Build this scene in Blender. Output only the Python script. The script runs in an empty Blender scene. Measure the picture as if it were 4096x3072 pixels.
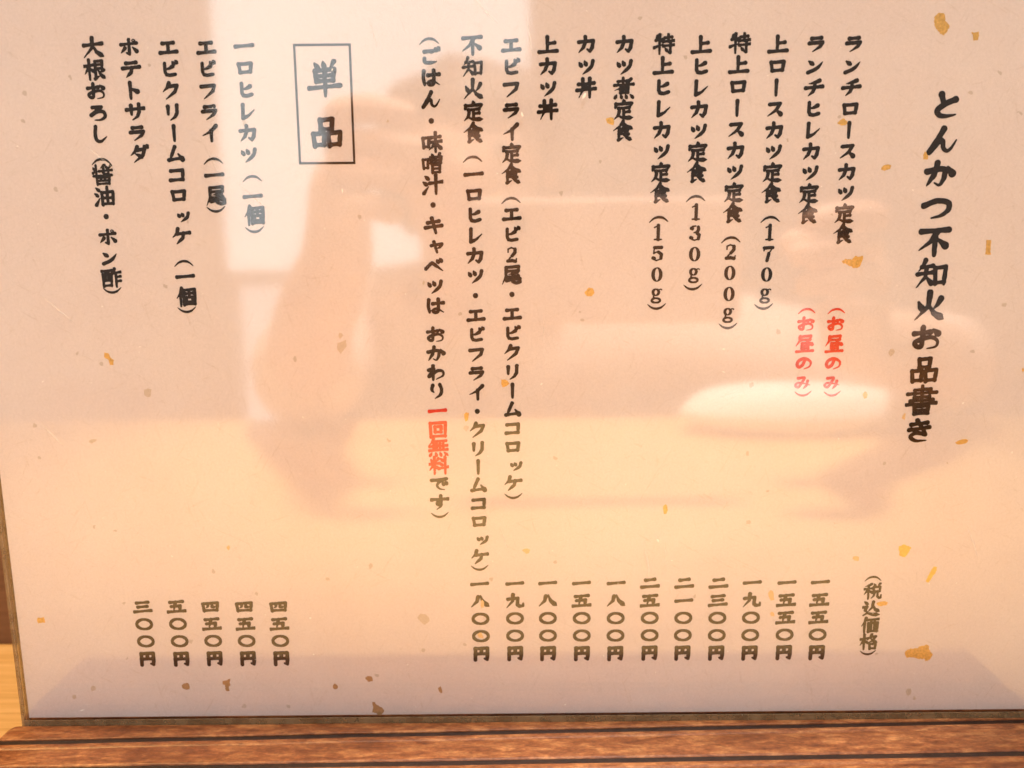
import bpy, bmesh, math, random
import numpy as np
from mathutils import Vector, Matrix

# ------------------------------------------------------------------ scene
sc = bpy.context.scene
COL = sc.collection
MM = 0.001
random.seed(7)

# ------------------------------------------------------------------ camera
ROT = [[0.9999653, 0.0044594, -0.0070349], [-0.006205, -0.1645989, -0.9863411], [-0.0055564, 0.9863505, -0.1645656]]
CAM_POS = Vector((0.0, -0.2101535, 0.136))
cam = bpy.data.cameras.new('camera')
cam.sensor_width = 36.0
cam.lens = 27.0858
cam.clip_start = 0.001
cam.clip_end = 50.0
cam.dof.use_dof = True
cam.dof.focus_distance = 0.213
cam.dof.aperture_fstop = 13.0
cam_ob = bpy.data.objects.new('camera', cam)
COL.objects.link(cam_ob)
right, down, fwd = (Vector(r) for r in ROT)
m = Matrix((right, -down, -fwd)).transposed().to_4x4()
m.translation = CAM_POS
cam_ob.matrix_world = m
sc.camera = cam_ob

# ------------------------------------------------------------------ light
sc.view_settings.view_transform = 'Standard'
sc.view_settings.look = 'None'
sc.view_settings.exposure = 0.11
sc.view_settings.gamma = 1.0
sc.view_settings.use_curve_mapping = False
world = bpy.data.worlds.new('World')
sc.world = world
world.use_nodes = True
bg = world.node_tree.nodes['Background']
bg.inputs['Color'].default_value = (1.0, 0.92, 0.87, 1)
bg.inputs['Strength'].default_value = 0.20


def area_lamp(name, loc, aim, size, power, color):
    l = bpy.data.lights.new(name, 'AREA')
    l.shape = 'DISK'
    l.size = size
    l.energy = power
    l.color = color
    o = bpy.data.objects.new(name, l)
    COL.objects.link(o)
    o.location = loc
    o.rotation_euler = (Vector(aim) - Vector(loc)).to_track_quat('-Z', 'Y').to_euler()
    return o


spot = bpy.data.lights.new('counter_spotlight', 'SPOT')
spot.energy = 420.0
spot.color = (1.0, 0.93, 0.84)
spot.spot_size = math.radians(37)
spot.spot_blend = 0.8
spot.shadow_soft_size = 0.09
spot_ob = bpy.data.objects.new('counter_spotlight', spot)
COL.objects.link(spot_ob)
spot_ob.location = (0.06, -0.16, 1.45)
spot_ob.rotation_euler = (Vector((0.02, -0.47, 0.0)) - spot_ob.location).to_track_quat('-Z', 'Y').to_euler()
area_lamp('back_counter_fill', (-0.55, 0.02, 0.80), (-0.28, 0.09, 0.0), 0.15, 7.5, (1.0, 0.60, 0.22))  # added orange fill without a visible source, tints the counter behind the card
area_lamp('paper_fill_light', (0.25, -1.35, 1.65), (0.0, 0.0, 0.10), 0.7, 16.5, (0.95, 1.0, 1.0))  # added soft fill, no visible source, brightens the paper from the front


# ------------------------------------------------------------------ helpers
def mesh_object(name, verts, faces, mat, parent=None, smooth=False):
    me = bpy.data.meshes.new(name)
    me.from_pydata([tuple(v) for v in verts], [], faces)
    me.update()
    o = bpy.data.objects.new(name, me)
    COL.objects.link(o)
    if mat:
        me.materials.append(mat)
    if smooth:
        for p in me.polygons:
            p.use_smooth = True
    o.parent = parent
    return o


def bm_object(name, bm, mat, parent=None, smooth=False):
    me = bpy.data.meshes.new(name)
    bmesh.ops.recalc_face_normals(bm, faces=bm.faces)
    bm.to_mesh(me)
    bm.free()
    o = bpy.data.objects.new(name, me)
    COL.objects.link(o)
    me.materials.append(mat)
    if smooth:
        for p in me.polygons:
            p.use_smooth = True
    o.parent = parent
    return o


def box_bm(x0, x1, y0, y1, z0, z1, bevel=0.0, seg=3):
    bm = bmesh.new()
    bmesh.ops.create_cube(bm, size=1.0)
    for v in bm.verts:
        v.co = ((x0 + x1) / 2 + v.co.x * (x1 - x0), (y0 + y1) / 2 + v.co.y * (y1 - y0), (z0 + z1) / 2 + v.co.z * (z1 - z0))
    if bevel:
        bmesh.ops.bevel(bm, geom=list(bm.edges), offset=bevel, segments=seg, affect='EDGES', profile=0.5)
    return bm


def empty(name, loc=(0, 0, 0)):
    o = bpy.data.objects.new(name, None)
    COL.objects.link(o)
    o.location = loc
    return o


def tag(o, label=None, category=None, group=None, kind=None):
    for k, v in (('label', label), ('category', category), ('group', group), ('kind', kind)):
        if v:
            o[k] = v
    return o


# ------------------------------------------------------------------ materials
class N:
    """a small wrapper for building node trees"""
    def __init__(self, name):
        self.mat = bpy.data.materials.new(name)
        self.mat.use_nodes = True
        self.t = self.mat.node_tree
        self.bsdf = self.t.nodes.get('Principled BSDF')
        self.out = self.t.nodes.get('Material Output')

    def n(self, kind, **kw):
        nd = self.t.nodes.new(kind)
        for k, v in kw.items():
            setattr(nd, k, v)
        return nd

    def l(self, a, b):
        self.t.links.new(a, b)

    def coord(self, scale=(1, 1, 1), loc=(0, 0, 0)):
        tc = self.n('ShaderNodeTexCoord')
        mp = self.n('ShaderNodeMapping')
        mp.inputs['Scale'].default_value = scale
        mp.inputs['Location'].default_value = loc
        self.l(tc.outputs['Object'], mp.inputs['Vector'])
        return mp.outputs['Vector']

    def noise(self, vec, scale, detail=4, rough=0.55, dist=0.0):
        nd = self.n('ShaderNodeTexNoise')
        nd.inputs['Scale'].default_value = scale
        nd.inputs['Detail'].default_value = detail
        nd.inputs['Roughness'].default_value = rough
        nd.inputs['Distortion'].default_value = dist
        self.l(vec, nd.inputs['Vector'])
        return nd.outputs['Fac']

    def ramp(self, fac, stops):
        nd = self.n('ShaderNodeValToRGB')
        e = nd.color_ramp.elements
        while len(e) < len(stops):
            e.new(0.5)
        for el, (p, c) in zip(e, stops):
            el.position = p
            el.color = (*c, 1) if len(c) == 3 else c
        self.l(fac, nd.inputs['Fac'])
        return nd.outputs['Color']

    def mix(self, a, b, fac, mode='MIX'):
        nd = self.n('ShaderNodeMix', data_type='RGBA', blend_type=mode)
        for sock, val in ((nd.inputs[0], fac), (nd.inputs[6], a), (nd.inputs[7], b)):
            if hasattr(val, 'links'):
                self.l(val, sock)
            elif isinstance(val, tuple):
                sock.default_value = (*val, 1)
            else:
                sock.default_value = val
        return nd.outputs[2]

    def bump(self, h, strength, dist):
        nd = self.n('ShaderNodeBump')
        nd.inputs['Strength'].default_value = strength
        nd.inputs['Distance'].default_value = dist
        self.l(h, nd.inputs['Height'])
        self.l(nd.outputs['Normal'], self.bsdf.inputs['Normal'])


def plain(name, color, rough=0.6, metal=0.0, spec=0.5, var=0.0, scale=300):
    k = N(name)
    k.bsdf.inputs['Base Color'].default_value = (*color, 1)
    k.bsdf.inputs['Roughness'].default_value = rough
    k.bsdf.inputs['Metallic'].default_value = metal
    k.bsdf.inputs['Specular IOR Level'].default_value = spec
    if var:
        f = k.noise(k.coord(), scale, 5)
        c = k.ramp(f, [(0.25, tuple(x * (1 - var) for x in color)), (0.75, tuple(min(1, x * (1 + var)) for x in color))])
        k.l(c, k.bsdf.inputs['Base Color'])
    return k.mat


def paper_material():
    k = N('handmade_paper')
    v = k.coord()
    mott = k.ramp(k.noise(v, 22, 5, 0.6), [(0.3, (0.80, 0.712, 0.725)), (0.7, (0.845, 0.772, 0.785))])
    fine = k.ramp(k.noise(v, 1500, 3, 0.7), [(0.28, (0.89, 0.89, 0.885)), (0.72, (1.0, 1.0, 1.0))])
    c = k.mix(mott, fine, 1.0, 'MULTIPLY')
    for rot, amt in ((0.5, 0.40), (2.1, 0.40), (1.3, 0.35), (2.8, 0.3)):
        tc = k.n('ShaderNodeTexCoord')
        mp = k.n('ShaderNodeMapping')
        mp.vector_type = 'TEXTURE'
        mp.inputs['Rotation'].default_value = (0, rot, 0)
        mp.inputs['Scale'].default_value = (1 / 70, 1 / 70, 1 / 800)
        k.l(tc.outputs['Object'], mp.inputs['Vector'])
        fib = k.noise(mp.outputs['Vector'], 1.6, 2, 0.5, 1.6)
        c = k.mix(c, k.ramp(fib, [(0.24, (0.80, 0.76, 0.70)), (0.36, (1, 1, 1)), (0.66, (1, 1, 1)), (0.78, (1.10, 1.10, 1.10))]), amt, 'MULTIPLY')
    # scattered bark flecks in the pulp: two sizes of cell, only some of them coloured
    for sc_, th, col, amt in ((75, 0.055, (0.50, 0.42, 0.34), 0.55), (150, 0.09, (0.42, 0.35, 0.28), 0.5), (38, 0.035, (0.55, 0.48, 0.38), 0.4)):
        vo = k.n('ShaderNodeTexVoronoi')
        vo.inputs['Scale'].default_value = sc_
        wob = k.n('ShaderNodeVectorMath', operation='MULTIPLY_ADD')
        nz = k.n('ShaderNodeTexNoise')
        nz.inputs['Scale'].default_value = 700
        k.l(v, nz.inputs['Vector'])
        k.l(nz.outputs['Color'], wob.inputs[0])
        wob.inputs[1].default_value = (0.0016,) * 3
        k.l(v, wob.inputs[2])
        k.l(wob.outputs[0], vo.inputs['Vector'])
        lt = k.n('ShaderNodeMath', operation='LESS_THAN')
        k.l(vo.outputs['Distance'], lt.inputs[0])
        lt.inputs[1].default_value = th
        sep = k.n('ShaderNodeSeparateColor')
        k.l(vo.outputs['Color'], sep.inputs[0])
        gt = k.n('ShaderNodeMath', operation='GREATER_THAN')
        k.l(sep.outputs[0], gt.inputs[0])
        gt.inputs[1].default_value = 0.72
        mu = k.n('ShaderNodeMath', operation='MULTIPLY')
        k.l(lt.outputs[0], mu.inputs[0])
        k.l(gt.outputs[0], mu.inputs[1])
        m2 = k.n('ShaderNodeMath', operation='MULTIPLY')
        k.l(mu.outputs[0], m2.inputs[0])
        m2.inputs[1].default_value = amt
        c = k.mix(c, col, m2.outputs[0])
    k.l(c, k.bsdf.inputs['Base Color'])
    k.bsdf.inputs['Roughness'].default_value = 0.85
    k.bsdf.inputs['Specular IOR Level'].default_value = 0.1
    k.bump(k.noise(v, 900, 4, 0.7), 0.25, 0.0002)
    return k.mat


def ink_material(name, col, worn):
    k = N(name)
    v = k.coord()
    c = k.ramp(k.noise(v, 1100, 4, 0.7), [(0.3, col), (0.62, tuple(x * 1.25 for x in col)), (0.8, worn)])
    k.l(c, k.bsdf.inputs['Base Color'])
    k.bsdf.inputs['Roughness'].default_value = 0.6
    k.bsdf.inputs['Specular IOR Level'].default_value = 0.15
    return k.mat


def stand_wood(name, dark, mid, light):
    k = N(name)
    g = k.noise(k.coord((12, 45, 45)), 9, 8, 0.7, 0.4)
    c = k.ramp(g, [(0.28, dark), (0.5, mid), (0.75, light)])
    sp = k.ramp(k.noise(k.coord((0.55, 1, 1)), 1000, 5, 0.75), [(0.30, (0.55, 0.50, 0.46)), (0.52, (1, 1, 1)), (0.72, (1.5, 1.5, 1.45))])
    c = k.mix(c, sp, 0.9, 'MULTIPLY')
    big = k.ramp(k.noise(k.coord((1, 2, 2)), 14, 3, 0.6), [(0.35, (0.50, 0.42, 0.36)), (0.65, (1.25, 1.3, 1.38))])
    c = k.mix(c, big, 0.85, 'MULTIPLY')
    k.l(c, k.bsdf.inputs['Base Color'])
    k.bsdf.inputs['Roughness'].default_value = 0.42
    k.bsdf.inputs['Specular IOR Level'].default_value = 0.5
    k.bump(k.noise(k.coord((0.5, 1, 1)), 1200, 5, 0.7), 0.4, 0.0003)
    return k.mat


def counter_wood(name, dark, mid, light, along=(3, 60, 60)):
    k = N(name)
    g = k.noise(k.coord(along), 5.0, 9, 0.6, 0.8)
    f = k.noise(k.coord((along[0] * 1.5, along[1] * 4, along[2] * 4)), 10, 4, 0.6)
    c = k.ramp(g, [(0.3, dark), (0.5, mid), (0.7, light)])
    c = k.mix(c, k.ramp(f, [(0.35, (0.84, 0.8, 0.74)), (0.6, (1.04, 1.04, 1.04))]), 0.8, 'MULTIPLY')
    k.l(c, k.bsdf.inputs['Base Color'])
    k.bsdf.inputs['Roughness'].default_value = 0.4
    k.bump(f, 0.15, 0.0004)
    return k.mat


def acrylic_material():
    # a thin clear sheet: it lets light straight through and mirrors a part of it, more at grazing angles
    k = N('clear_acrylic')
    k.t.nodes.remove(k.bsdf)
    tr = k.n('ShaderNodeBsdfTransparent')
    tr.inputs['Color'].default_value = (0.985, 0.985, 0.975, 1)
    gl = k.n('ShaderNodeBsdfGlossy')
    gl.inputs['Roughness'].default_value = 0.06
    lw = k.n('ShaderNodeLayerWeight')
    lw.inputs['Blend'].default_value = 0.12
    ma = k.n('ShaderNodeMath', operation='MULTIPLY_ADD')
    k.l(lw.outputs['Facing'], ma.inputs[0])
    ma.inputs[1].default_value = 0.30
    ma.inputs[2].default_value = ACRYLIC_MIRROR
    mx = k.n('ShaderNodeMixShader')
    k.l(ma.outputs[0], mx.inputs[0])
    k.l(tr.outputs[0], mx.inputs[1])
    k.l(gl.outputs[0], mx.inputs[2])
    k.l(mx.outputs[0], k.out.inputs['Surface'])
    return k.mat


def acrylic_edge_material():
    k = N('cut_acrylic_edge')
    tr = k.n('ShaderNodeBsdfTransparent')
    tr.inputs['Color'].default_value = (0.88, 0.84, 0.72, 1)
    mx = k.n('ShaderNodeMixShader')
    mx.inputs[0].default_value = 0.50
    f = k.noise(k.coord((1, 1, 1)), 260, 3, 0.5)
    k.l(k.ramp(f, [(0.3, (0.26, 0.165, 0.085)), (0.7, (0.42, 0.30, 0.17))]), k.bsdf.inputs['Base Color'])
    k.bsdf.inputs['Roughness'].default_value = 0.3
    k.l(tr.outputs[0], mx.inputs[1])
    k.l(k.bsdf.outputs[0], mx.inputs[2])
    k.l(mx.outputs[0], k.out.inputs['Surface'])
    return k.mat


def glow(name, col, strength):
    k = N(name)
    k.t.nodes.remove(k.bsdf)
    e = k.n('ShaderNodeEmission')
    e.inputs['Color'].default_value = (*col, 1)
    e.inputs['Strength'].default_value = strength
    k.l(e.outputs[0], k.out.inputs['Surface'])
    return k.mat


ACRYLIC_MIRROR = 0.056
M_PAPER = paper_material()
M_BLACK = ink_material('black_ink', (0.015, 0.009, 0.006), (0.05, 0.038, 0.03))
M_RED = ink_material('red_ink', (0.60, 0.040, 0.020), (0.66, 0.09, 0.06))
M_GOLD = plain('gold_leaf', (0.78, 0.47, 0.13), 0.5, 0.35, 0.5, 0.34, 1400)
M_GOLD_PALE = plain('pale_gold_leaf', (0.80, 0.56, 0.30), 0.6, 0.1, 0.3, 0.12, 900)
M_GOLD_YELLOW = plain('bright_gold_leaf', (0.84, 0.58, 0.12), 0.5, 0.2, 0.4, 0.18, 900)
M_GOLD_BROWN = plain('brown_gold_leaf', (0.46, 0.28, 0.14), 0.6, 0.1, 0.3, 0.2, 900)
M_BARK = plain('bark_fleck', (0.64, 0.54, 0.46), 0.8, 0.0, 0.1, 0.16, 2500)
M_STAND = stand_wood('brown_stained_wood', (0.11, 0.029, 0.010), (0.29, 0.102, 0.034), (0.62, 0.30, 0.115))
M_SLOT = stand_wood('near_black_groove_wood', (0.018, 0.009, 0.006), (0.026, 0.012, 0.008), (0.036, 0.017, 0.011))
M_COUNTER = counter_wood('pale_counter_wood', (0.54, 0.31, 0.10), (0.68, 0.42, 0.16), (0.75, 0.49, 0.22))
M_WALL = counter_wood('dark_wall_wood', (0.13, 0.055, 0.024), (0.18, 0.08, 0.036), (0.22, 0.10, 0.045))
M_ACRYLIC = acrylic_material()
M_EDGE = acrylic_edge_material()
M_SKIN = plain('skin', (0.66, 0.38, 0.27), 0.55, 0, 0.4, 0.08, 60)
M_HAIR = plain('dark_hair', (0.035, 0.024, 0.018), 0.55, 0, 0.4, 0.3, 300)
M_SHIRT = plain('pale_pink_cloth', (0.72, 0.57, 0.52), 0.9, 0, 0.1, 0.12, 80)
M_TOWEL = plain('white_towel', (0.86, 0.84, 0.80), 0.95, 0, 0.1, 0.05, 400)
M_PHONE = plain('rose_phone_case', (0.62, 0.40, 0.32), 0.45, 0, 0.4, 0.05, 50)
M_LENS = plain('phone_lens', (0.01, 0.01, 0.012), 0.1, 0, 0.5)
M_WINDOW = glow('daylight_in_window', (0.92, 0.98, 1.0), 3.0)
M_STREAK_PANE = glow('streak_pane_glow', (0.95, 0.97, 1.0), 2.0)
M_FRAME = plain('window_frame_wood', (0.30, 0.17, 0.08), 0.6, 0, 0.3, 0.15, 40)
M_DUST = plain('white_dust', (0.9, 0.88, 0.84), 0.8, 0, 0.2)

# ------------------------------------------------------------------ brush lettering
# every character as brush strokes on a 100 x 100 square, y down; the letter before each stroke is the way the brush
# presses: h across, v down, p sweep to a point, n sweep that swells, d dot, t flick, q taper at the end, k hook, o even line.
# capitals are drawn as smooth curves
GLYPHS = {
'ラ': 'h27,20 74,17|q16,46 82,42 72,64 34,92',
'ン': 'd18,24 38,40|Q16,86 44,74 66,58 86,30',
'チ': 'p76,12 52,23 24,28|h8,52 92,46|q52,24 53,52 45,74 24,95',
'ロ': 'v20,26 26,82|k20,27 82,23 76,80|h26,77 76,75',
'ー': 'v50,10 50,92',
'ス': 'q22,22 74,19 56,54 14,88|n54,54 84,86',
'カ': 'k14,36 86,31 80,70 70,90 56,78|q46,8 46,38 36,68 14,94',
'ツ': 'd16,28 26,48|d42,22 50,42|Q84,22 74,56 34,94',
'定': 'd50,2 52,15|v14,22 11,40|k14,24 90,20 81,37|h26,44 77,41|o51,44 51,84|h52,63 78,60|p30,56 26,76 6,96|n20,76 48,90 96,90',
'食': 'p50,2 34,26 4,46|n50,6 66,26 96,42|o51,24 51,36|k30,40 73,38 70,64|h30,52 70,50|h30,64 70,63|o30,40 30,92|t28,93 52,82|p76,66 58,78|n48,64 66,82 92,95',
'ヒ': 'p76,30 54,42 28,48|o27,12 27,66 34,82 56,86 84,78',
'レ': 'q32,10 30,88 60,72 88,42',
'上': 'v46,8 46,86|h48,44 82,40|h6,88 94,85',
'特': 'p20,12 10,36|h12,32 46,28|v30,6 30,96|t4,66 46,52|h54,22 88,19|o71,6 71,40|h46,40 98,36|h48,60 98,56|k81,46 81,93 66,86|d56,70 66,84',
'煮': 'h22,18 70,16|o46,2 46,34|h4,36 96,33|p84,8 50,44 6,60|o34,46 34,74|k34,48 71,46 70,74|h34,60 70,59|h34,73 70,72|d16,82 8,97|d36,82 40,97|d58,82 64,97|d80,82 94,97',
'丼': 'h14,32 88,28|h6,60 94,55|p34,8 34,60 16,96|v67,6 67,96|d45,40 55,50',
'エ': 'h22,23 78,20|o50,22 50,80|h8,82 94,77',
'ビ': 'p68,34 48,46 26,50|o25,16 25,66 32,80 50,84 80,80|d68,8 76,22|d84,2 92,16',
'フ': 'q16,25 82,21 74,52 28,94',
'イ': 'p80,8 52,40 10,62|v54,36 54,95',
'ク': 'p42,6 32,30 10,54|q38,25 82,21 70,56 24,96',
'リ': 'v28,18 28,62|q74,12 73,55 62,78 38,96',
'ム': 'q48,8 20,82 22,82|h14,83 84,74|n64,50 90,92',
'コ': 'k18,25 82,22 80,80|h14,82 80,79',
'ッ': 'd40,40 48,54|d60,36 66,50|Q94,36 86,62 54,86',
'ケ': 'p34,6 28,32 6,56|h30,36 94,31|q62,33 57,62 24,96',
'キ': 'h20,33 78,25|h8,62 92,52|v42,6 62,96',
'ャ': 'k36,48 92,40 80,60 72,64|v50,26 66,90',
'ベ': 'Q6,64 36,32 48,38 94,80|d64,14 72,28|d80,6 88,22',
'ポ': 'h10,35 88,29|k50,8 50,90 36,82|p30,54 8,82|n68,52 92,80|O82,14 74,20 66,14 74,7 82,14',
'テ': 'h26,18 76,15|h8,46 92,40|q54,44 48,70 24,96',
'ト': 'v36,6 36,96|n38,38 80,62',
'サ': 'h6,37 94,31|v30,14 31,64|q70,8 70,50 60,76 34,96',
'ダ': 'p42,8 30,34 8,56|q38,27 80,22 68,58 22,97|d34,50 62,68|d76,2 84,15|d91,-2 97,11',
'と': 'v36,10 46,48|Q82,28 50,44 26,66 32,84 54,89 84,83',
'ん': 'Q52,8 36,44 10,94 38,56 50,54 54,78 66,90 80,78 94,50',
'か': 'K8,40 50,30 66,36 62,70 50,90 34,82|q40,8 32,52 10,92|n74,24 94,54',
'つ': 'Q6,42 48,24 84,30 87,56 66,78 34,88',
'お': 'h8,33 62,26|Q36,8 36,60 33,84 18,83 12,68 34,54 66,47 87,62 82,84 54,92|n70,16 92,36',
'き': 'h22,24 76,15|h16,46 84,34|v42,6 74,62|Q72,64 40,58 22,74 40,90 76,89',
'ご': 'K22,27 66,23 54,36|Q22,66 24,84 50,88 82,82|d74,6 82,20|d90,0 97,14',
'は': 'q17,12 14,50 20,92 28,78|h38,36 94,30|Q67,8 67,60 62,86 44,89 40,76 60,66 94,88',
'わ': 'v32,8 32,96|Q8,35 36,28 10,72 20,70 54,40 82,42 85,68 48,93',
'り': 'Q28,12 23,40 34,58|Q66,8 75,40 68,72 40,97',
'で': 'K8,27 50,24 90,16 54,34 38,60 50,82 78,89|d68,42 75,55|d84,36 91,50',
'す': 'h4,33 96,26|Q56,6 57,52 50,67 36,60 42,44 56,50 58,74 34,97',
'の': 'Q55,24 44,60 24,78 11,60 22,32 54,19 87,40 84,72 52,91',
'み': 'Q22,22 57,18 46,50 26,82 9,74 16,58 40,54 92,68|q78,40 72,70 54,95',
'ろ': 'o24,20 70,17 16,64|Q16,64 50,43 80,46 85,72 62,90 32,92',
'し': 'Q32,8 27,50 34,84 58,90 90,64',
'・': 'B50,50 50.1,50',
'（': 'A4,66 26,47 50,41 74,47 96,66',
'）': 'A4,34 26,53 50,59 74,53 96,34',
'0': 'Z',
'1': 's52,12 52,88|w32,88 70,88|w32,24 52,14',
'2': 'w30,36 30,20 48,12 66,18|s68,20 68,38 52,56|w56,52 38,70 26,86|s28,84 52,82 70,86|w70,88 76,72',
'3': 'w28,26 34,14 52,12|s66,18 68,30 62,42|w60,44 44,47|s60,50 72,60 68,80|w68,82 46,88 28,80|o28,24 33,26|o27,74 32,76',
'5': 'w34,14 30,50|s34,18 72,17|w30,50 44,42|s56,42 72,54 70,76|w70,78 46,88 28,80|o27,74 33,76',
'7': 's28,20 74,18|w28,18 27,34|w74,20 56,46|s54,50 46,88',
'g': 'Y',
'不': 'h8,18 92,15|p58,18 40,50 4,78|v52,40 52,96|n60,44 92,72',
'知': 'p28,4 22,24 8,40|h18,27 52,24|h6,50 54,45|p33,28 30,60 4,94|n34,60 54,86|o60,30 63,84|k60,32 93,28 90,86|h63,80 90,78',
'火': 'd16,36 28,60|p86,26 76,46 64,60|p50,4 48,50 8,94|n50,48 66,74 97,94',
'品': 'o32,12 35,44|k32,14 70,11 66,46|h34,42 66,41|o10,54 14,94|k10,56 44,53 42,94|h14,90 42,89|o55,54 58,94|k55,56 92,52 88,94|h58,90 88,89',
'書': 'k26,14 77,11 74,37|h4,27 96,23|h26,39 74,37|h14,51 86,48|o50,0 50,62|h2,64 98,60|o28,71 29,98|k28,72 74,69 73,98|h29,84 73,83|h29,96 73,95',
'単': 'd22,6 32,20|d47,2 51,18|p80,2 68,20|o22,26 26,58|k22,28 80,24 76,58|h24,43 76,41|h26,57 76,56|h4,76 96,71|v51,26 51,99',
'一': 'h8,54 92,47',
'二': 'h28,32 74,27|h8,76 94,71',
'三': 'h20,22 80,18|h26,50 74,46|h6,82 94,76',
'四': 'o12,27 18,84|k12,28 90,23 85,86|h18,79 85,78|p40,28 38,50 28,60|k60,27 60,52 76,54',
'五': 'h18,19 84,15|p47,18 34,84|k24,49 71,45 66,84|h4,87 96,83',
'八': 'p40,18 34,50 4,88|n52,10 64,50 96,88',
'九': 'p40,6 38,50 6,94|k12,37 66,31 63,76 74,87 94,85 95,68',
'〇': 'X',
'円': 'o16,17 15,96|k16,18 85,14 83,94 68,86|o50,16 50,52|h16,55 83,52',
'個': 'p28,4 20,32 2,56|v21,36 21,98|o37,14 37,94|k37,16 94,12 92,94|h37,89 92,88|h46,34 84,32|o65,20 65,52|o50,53 50,76|k50,54 80,52 80,76|h50,76 80,76',
'尾': 'k22,12 84,9 82,32|h22,32 82,30|p22,12 20,60 2,98|p76,37 50,46 34,48|h30,63 82,57|h24,80 90,72|k54,44 54,86 70,94 92,90 93,76',
'大': 'h6,39 94,32|p48,4 46,50 4,96|n50,40 66,72 98,94',
'根': 'h2,33 46,28|v25,4 25,98|p25,36 2,72|d28,44 46,60|k54,12 88,10 86,46|h54,28 86,27|h54,46 86,45|o54,12 54,92|t50,95 74,80|p94,54 74,66|n64,48 80,78 99,94',
'醤': 'o20,2 20,46|d6,12 12,24|t4,40 18,28|p62,0 40,18|d50,10 56,20|d68,6 73,17|p93,4 80,20|h34,31 97,27|k79,20 79,47 68,44|d49,34 57,42|h6,55 94,52|o20,63 22,98|k20,64 82,61 80,98|h22,94 80,93|o42,54 40,74|o60,54 60,74|h24,79 80,78',
'油': 'd12,10 26,24|d4,38 18,50|t8,95 28,60|o38,32 40,95|k38,34 93,30 91,95|h40,61 90,60|h40,90 90,89|o65,6 65,88',
'酢': 'h2,15 54,12|o8,30 10,95|k8,32 51,29 49,95|h10,90 48,89|o22,14 21,56|o37,14 37,56|h12,64 46,63|p68,4 62,26 50,44|h62,26 98,22|v73,26 73,98|h74,47 95,44|h74,70 95,67',
'味': 'o7,28 11,76|k7,30 36,27 34,76|h11,72 34,71|h46,28 90,24|h38,51 98,46|v68,4 68,98|p66,50 54,72 36,88|n70,48 82,70 99,86',
'噌': 'o5,30 9,76|k5,32 30,29 28,76|h9,72 28,71|d48,4 55,16|p88,2 76,18|o42,20 44,50|k42,22 95,19 92,50|o68,20 68,50|h43,36 92,35|h44,50 92,49|o50,59 51,98|k50,60 87,57 86,98|h51,77 86,76|h51,95 86,94',
'汁': 'd14,10 30,24|d4,38 20,52|t6,95 30,62|h36,45 98,39|v66,6 66,98',
'回': 'o11,16 14,94|k11,18 89,15 87,94|h14,90 87,89|o34,36 36,68|k34,38 67,36 65,68|h36,67 65,66',
'無': 'p26,2 20,20 4,36|h20,18 90,15|h4,45 96,41|h2,68 98,64|o26,20 26,66|o42,18 42,66|o59,18 59,66|o76,17 76,66|d16,80 6,97|d36,80 40,97|d58,80 64,97|d80,80 95,97',
'料': 'd10,16 18,32|p48,12 38,30|h2,43 54,38|v28,4 28,98|p26,44 2,78|d32,52 50,70|d58,12 72,26|d54,36 68,50|h50,69 99,60|v83,4 83,98',
'昼': 'k22,9 80,6 77,28|h22,28 77,27|p22,8 20,34 2,62|n54,28 70,46 98,60|o34,47 34,78|k34,48 68,46 68,78|h34,63 68,62|h34,78 68,77|h6,95 94,92',
'税': 'p42,4 26,14 6,18|h2,35 50,31|v26,14 26,98|p25,36 2,70|d30,44 48,60|d56,4 63,17|p90,2 78,18|o54,24 56,52|k54,26 91,23 89,52|h56,51 89,50|p62,54 58,78 42,96|k78,54 78,84 88,93 98,90 98,74',
'込': 'd10,8 26,22|k4,43 26,40 16,62 26,72|n6,95 28,80 60,90 99,92|p60,10 54,46 30,74|n58,28 72,58 97,72',
'価': 'p26,4 18,32 2,56|v19,36 19,98|h32,17 98,13|o40,37 42,95|k40,39 93,35 91,95|h42,90 91,89|o56,16 56,88|o76,16 76,88',
'格': 'h2,33 46,28|v24,4 24,98|p24,36 2,72|d28,42 44,58|p66,2 58,22 42,40|q62,19 90,16 74,42 42,62|n58,26 76,46 99,58|o56,65 58,98|k56,66 91,63 88,98|h58,94 88,93',
}
NGRID = 64
SIDE = 112.0                       # the sampling square covers -6 .. 106


def sample(pts, smooth, step=1.2):
    pts = [np.array(p, float) for p in pts]
    if smooth and len(pts) > 2:
        ext = [2 * pts[0] - pts[1]] + pts + [2 * pts[-1] - pts[-2]]
        out = []
        for i in range(1, len(ext) - 2):
            p0, p1, p2, p3 = ext[i - 1:i + 3]
            n = max(2, int(np.linalg.norm(p2 - p1) / step))
            for k in range(n):
                t = k / n
                out.append(0.5 * (2 * p1 + (p2 - p0) * t + (2 * p0 - 5 * p1 + 4 * p2 - p3) * t * t + (3 * p1 - p0 - 3 * p2 + p3) * t ** 3))
        out.append(pts[-1])
    else:
        out = []
        for a, b in zip(pts[:-1], pts[1:]):
            n = max(2, int(np.linalg.norm(b - a) / step))
            out += [a + (b - a) * k / n for k in range(n)]
        out.append(pts[-1])
    out = np.array(out)
    d = np.r_[0, np.cumsum(np.linalg.norm(np.diff(out, axis=0), axis=1))]
    return out, d / max(d[-1], 1e-6)


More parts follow.
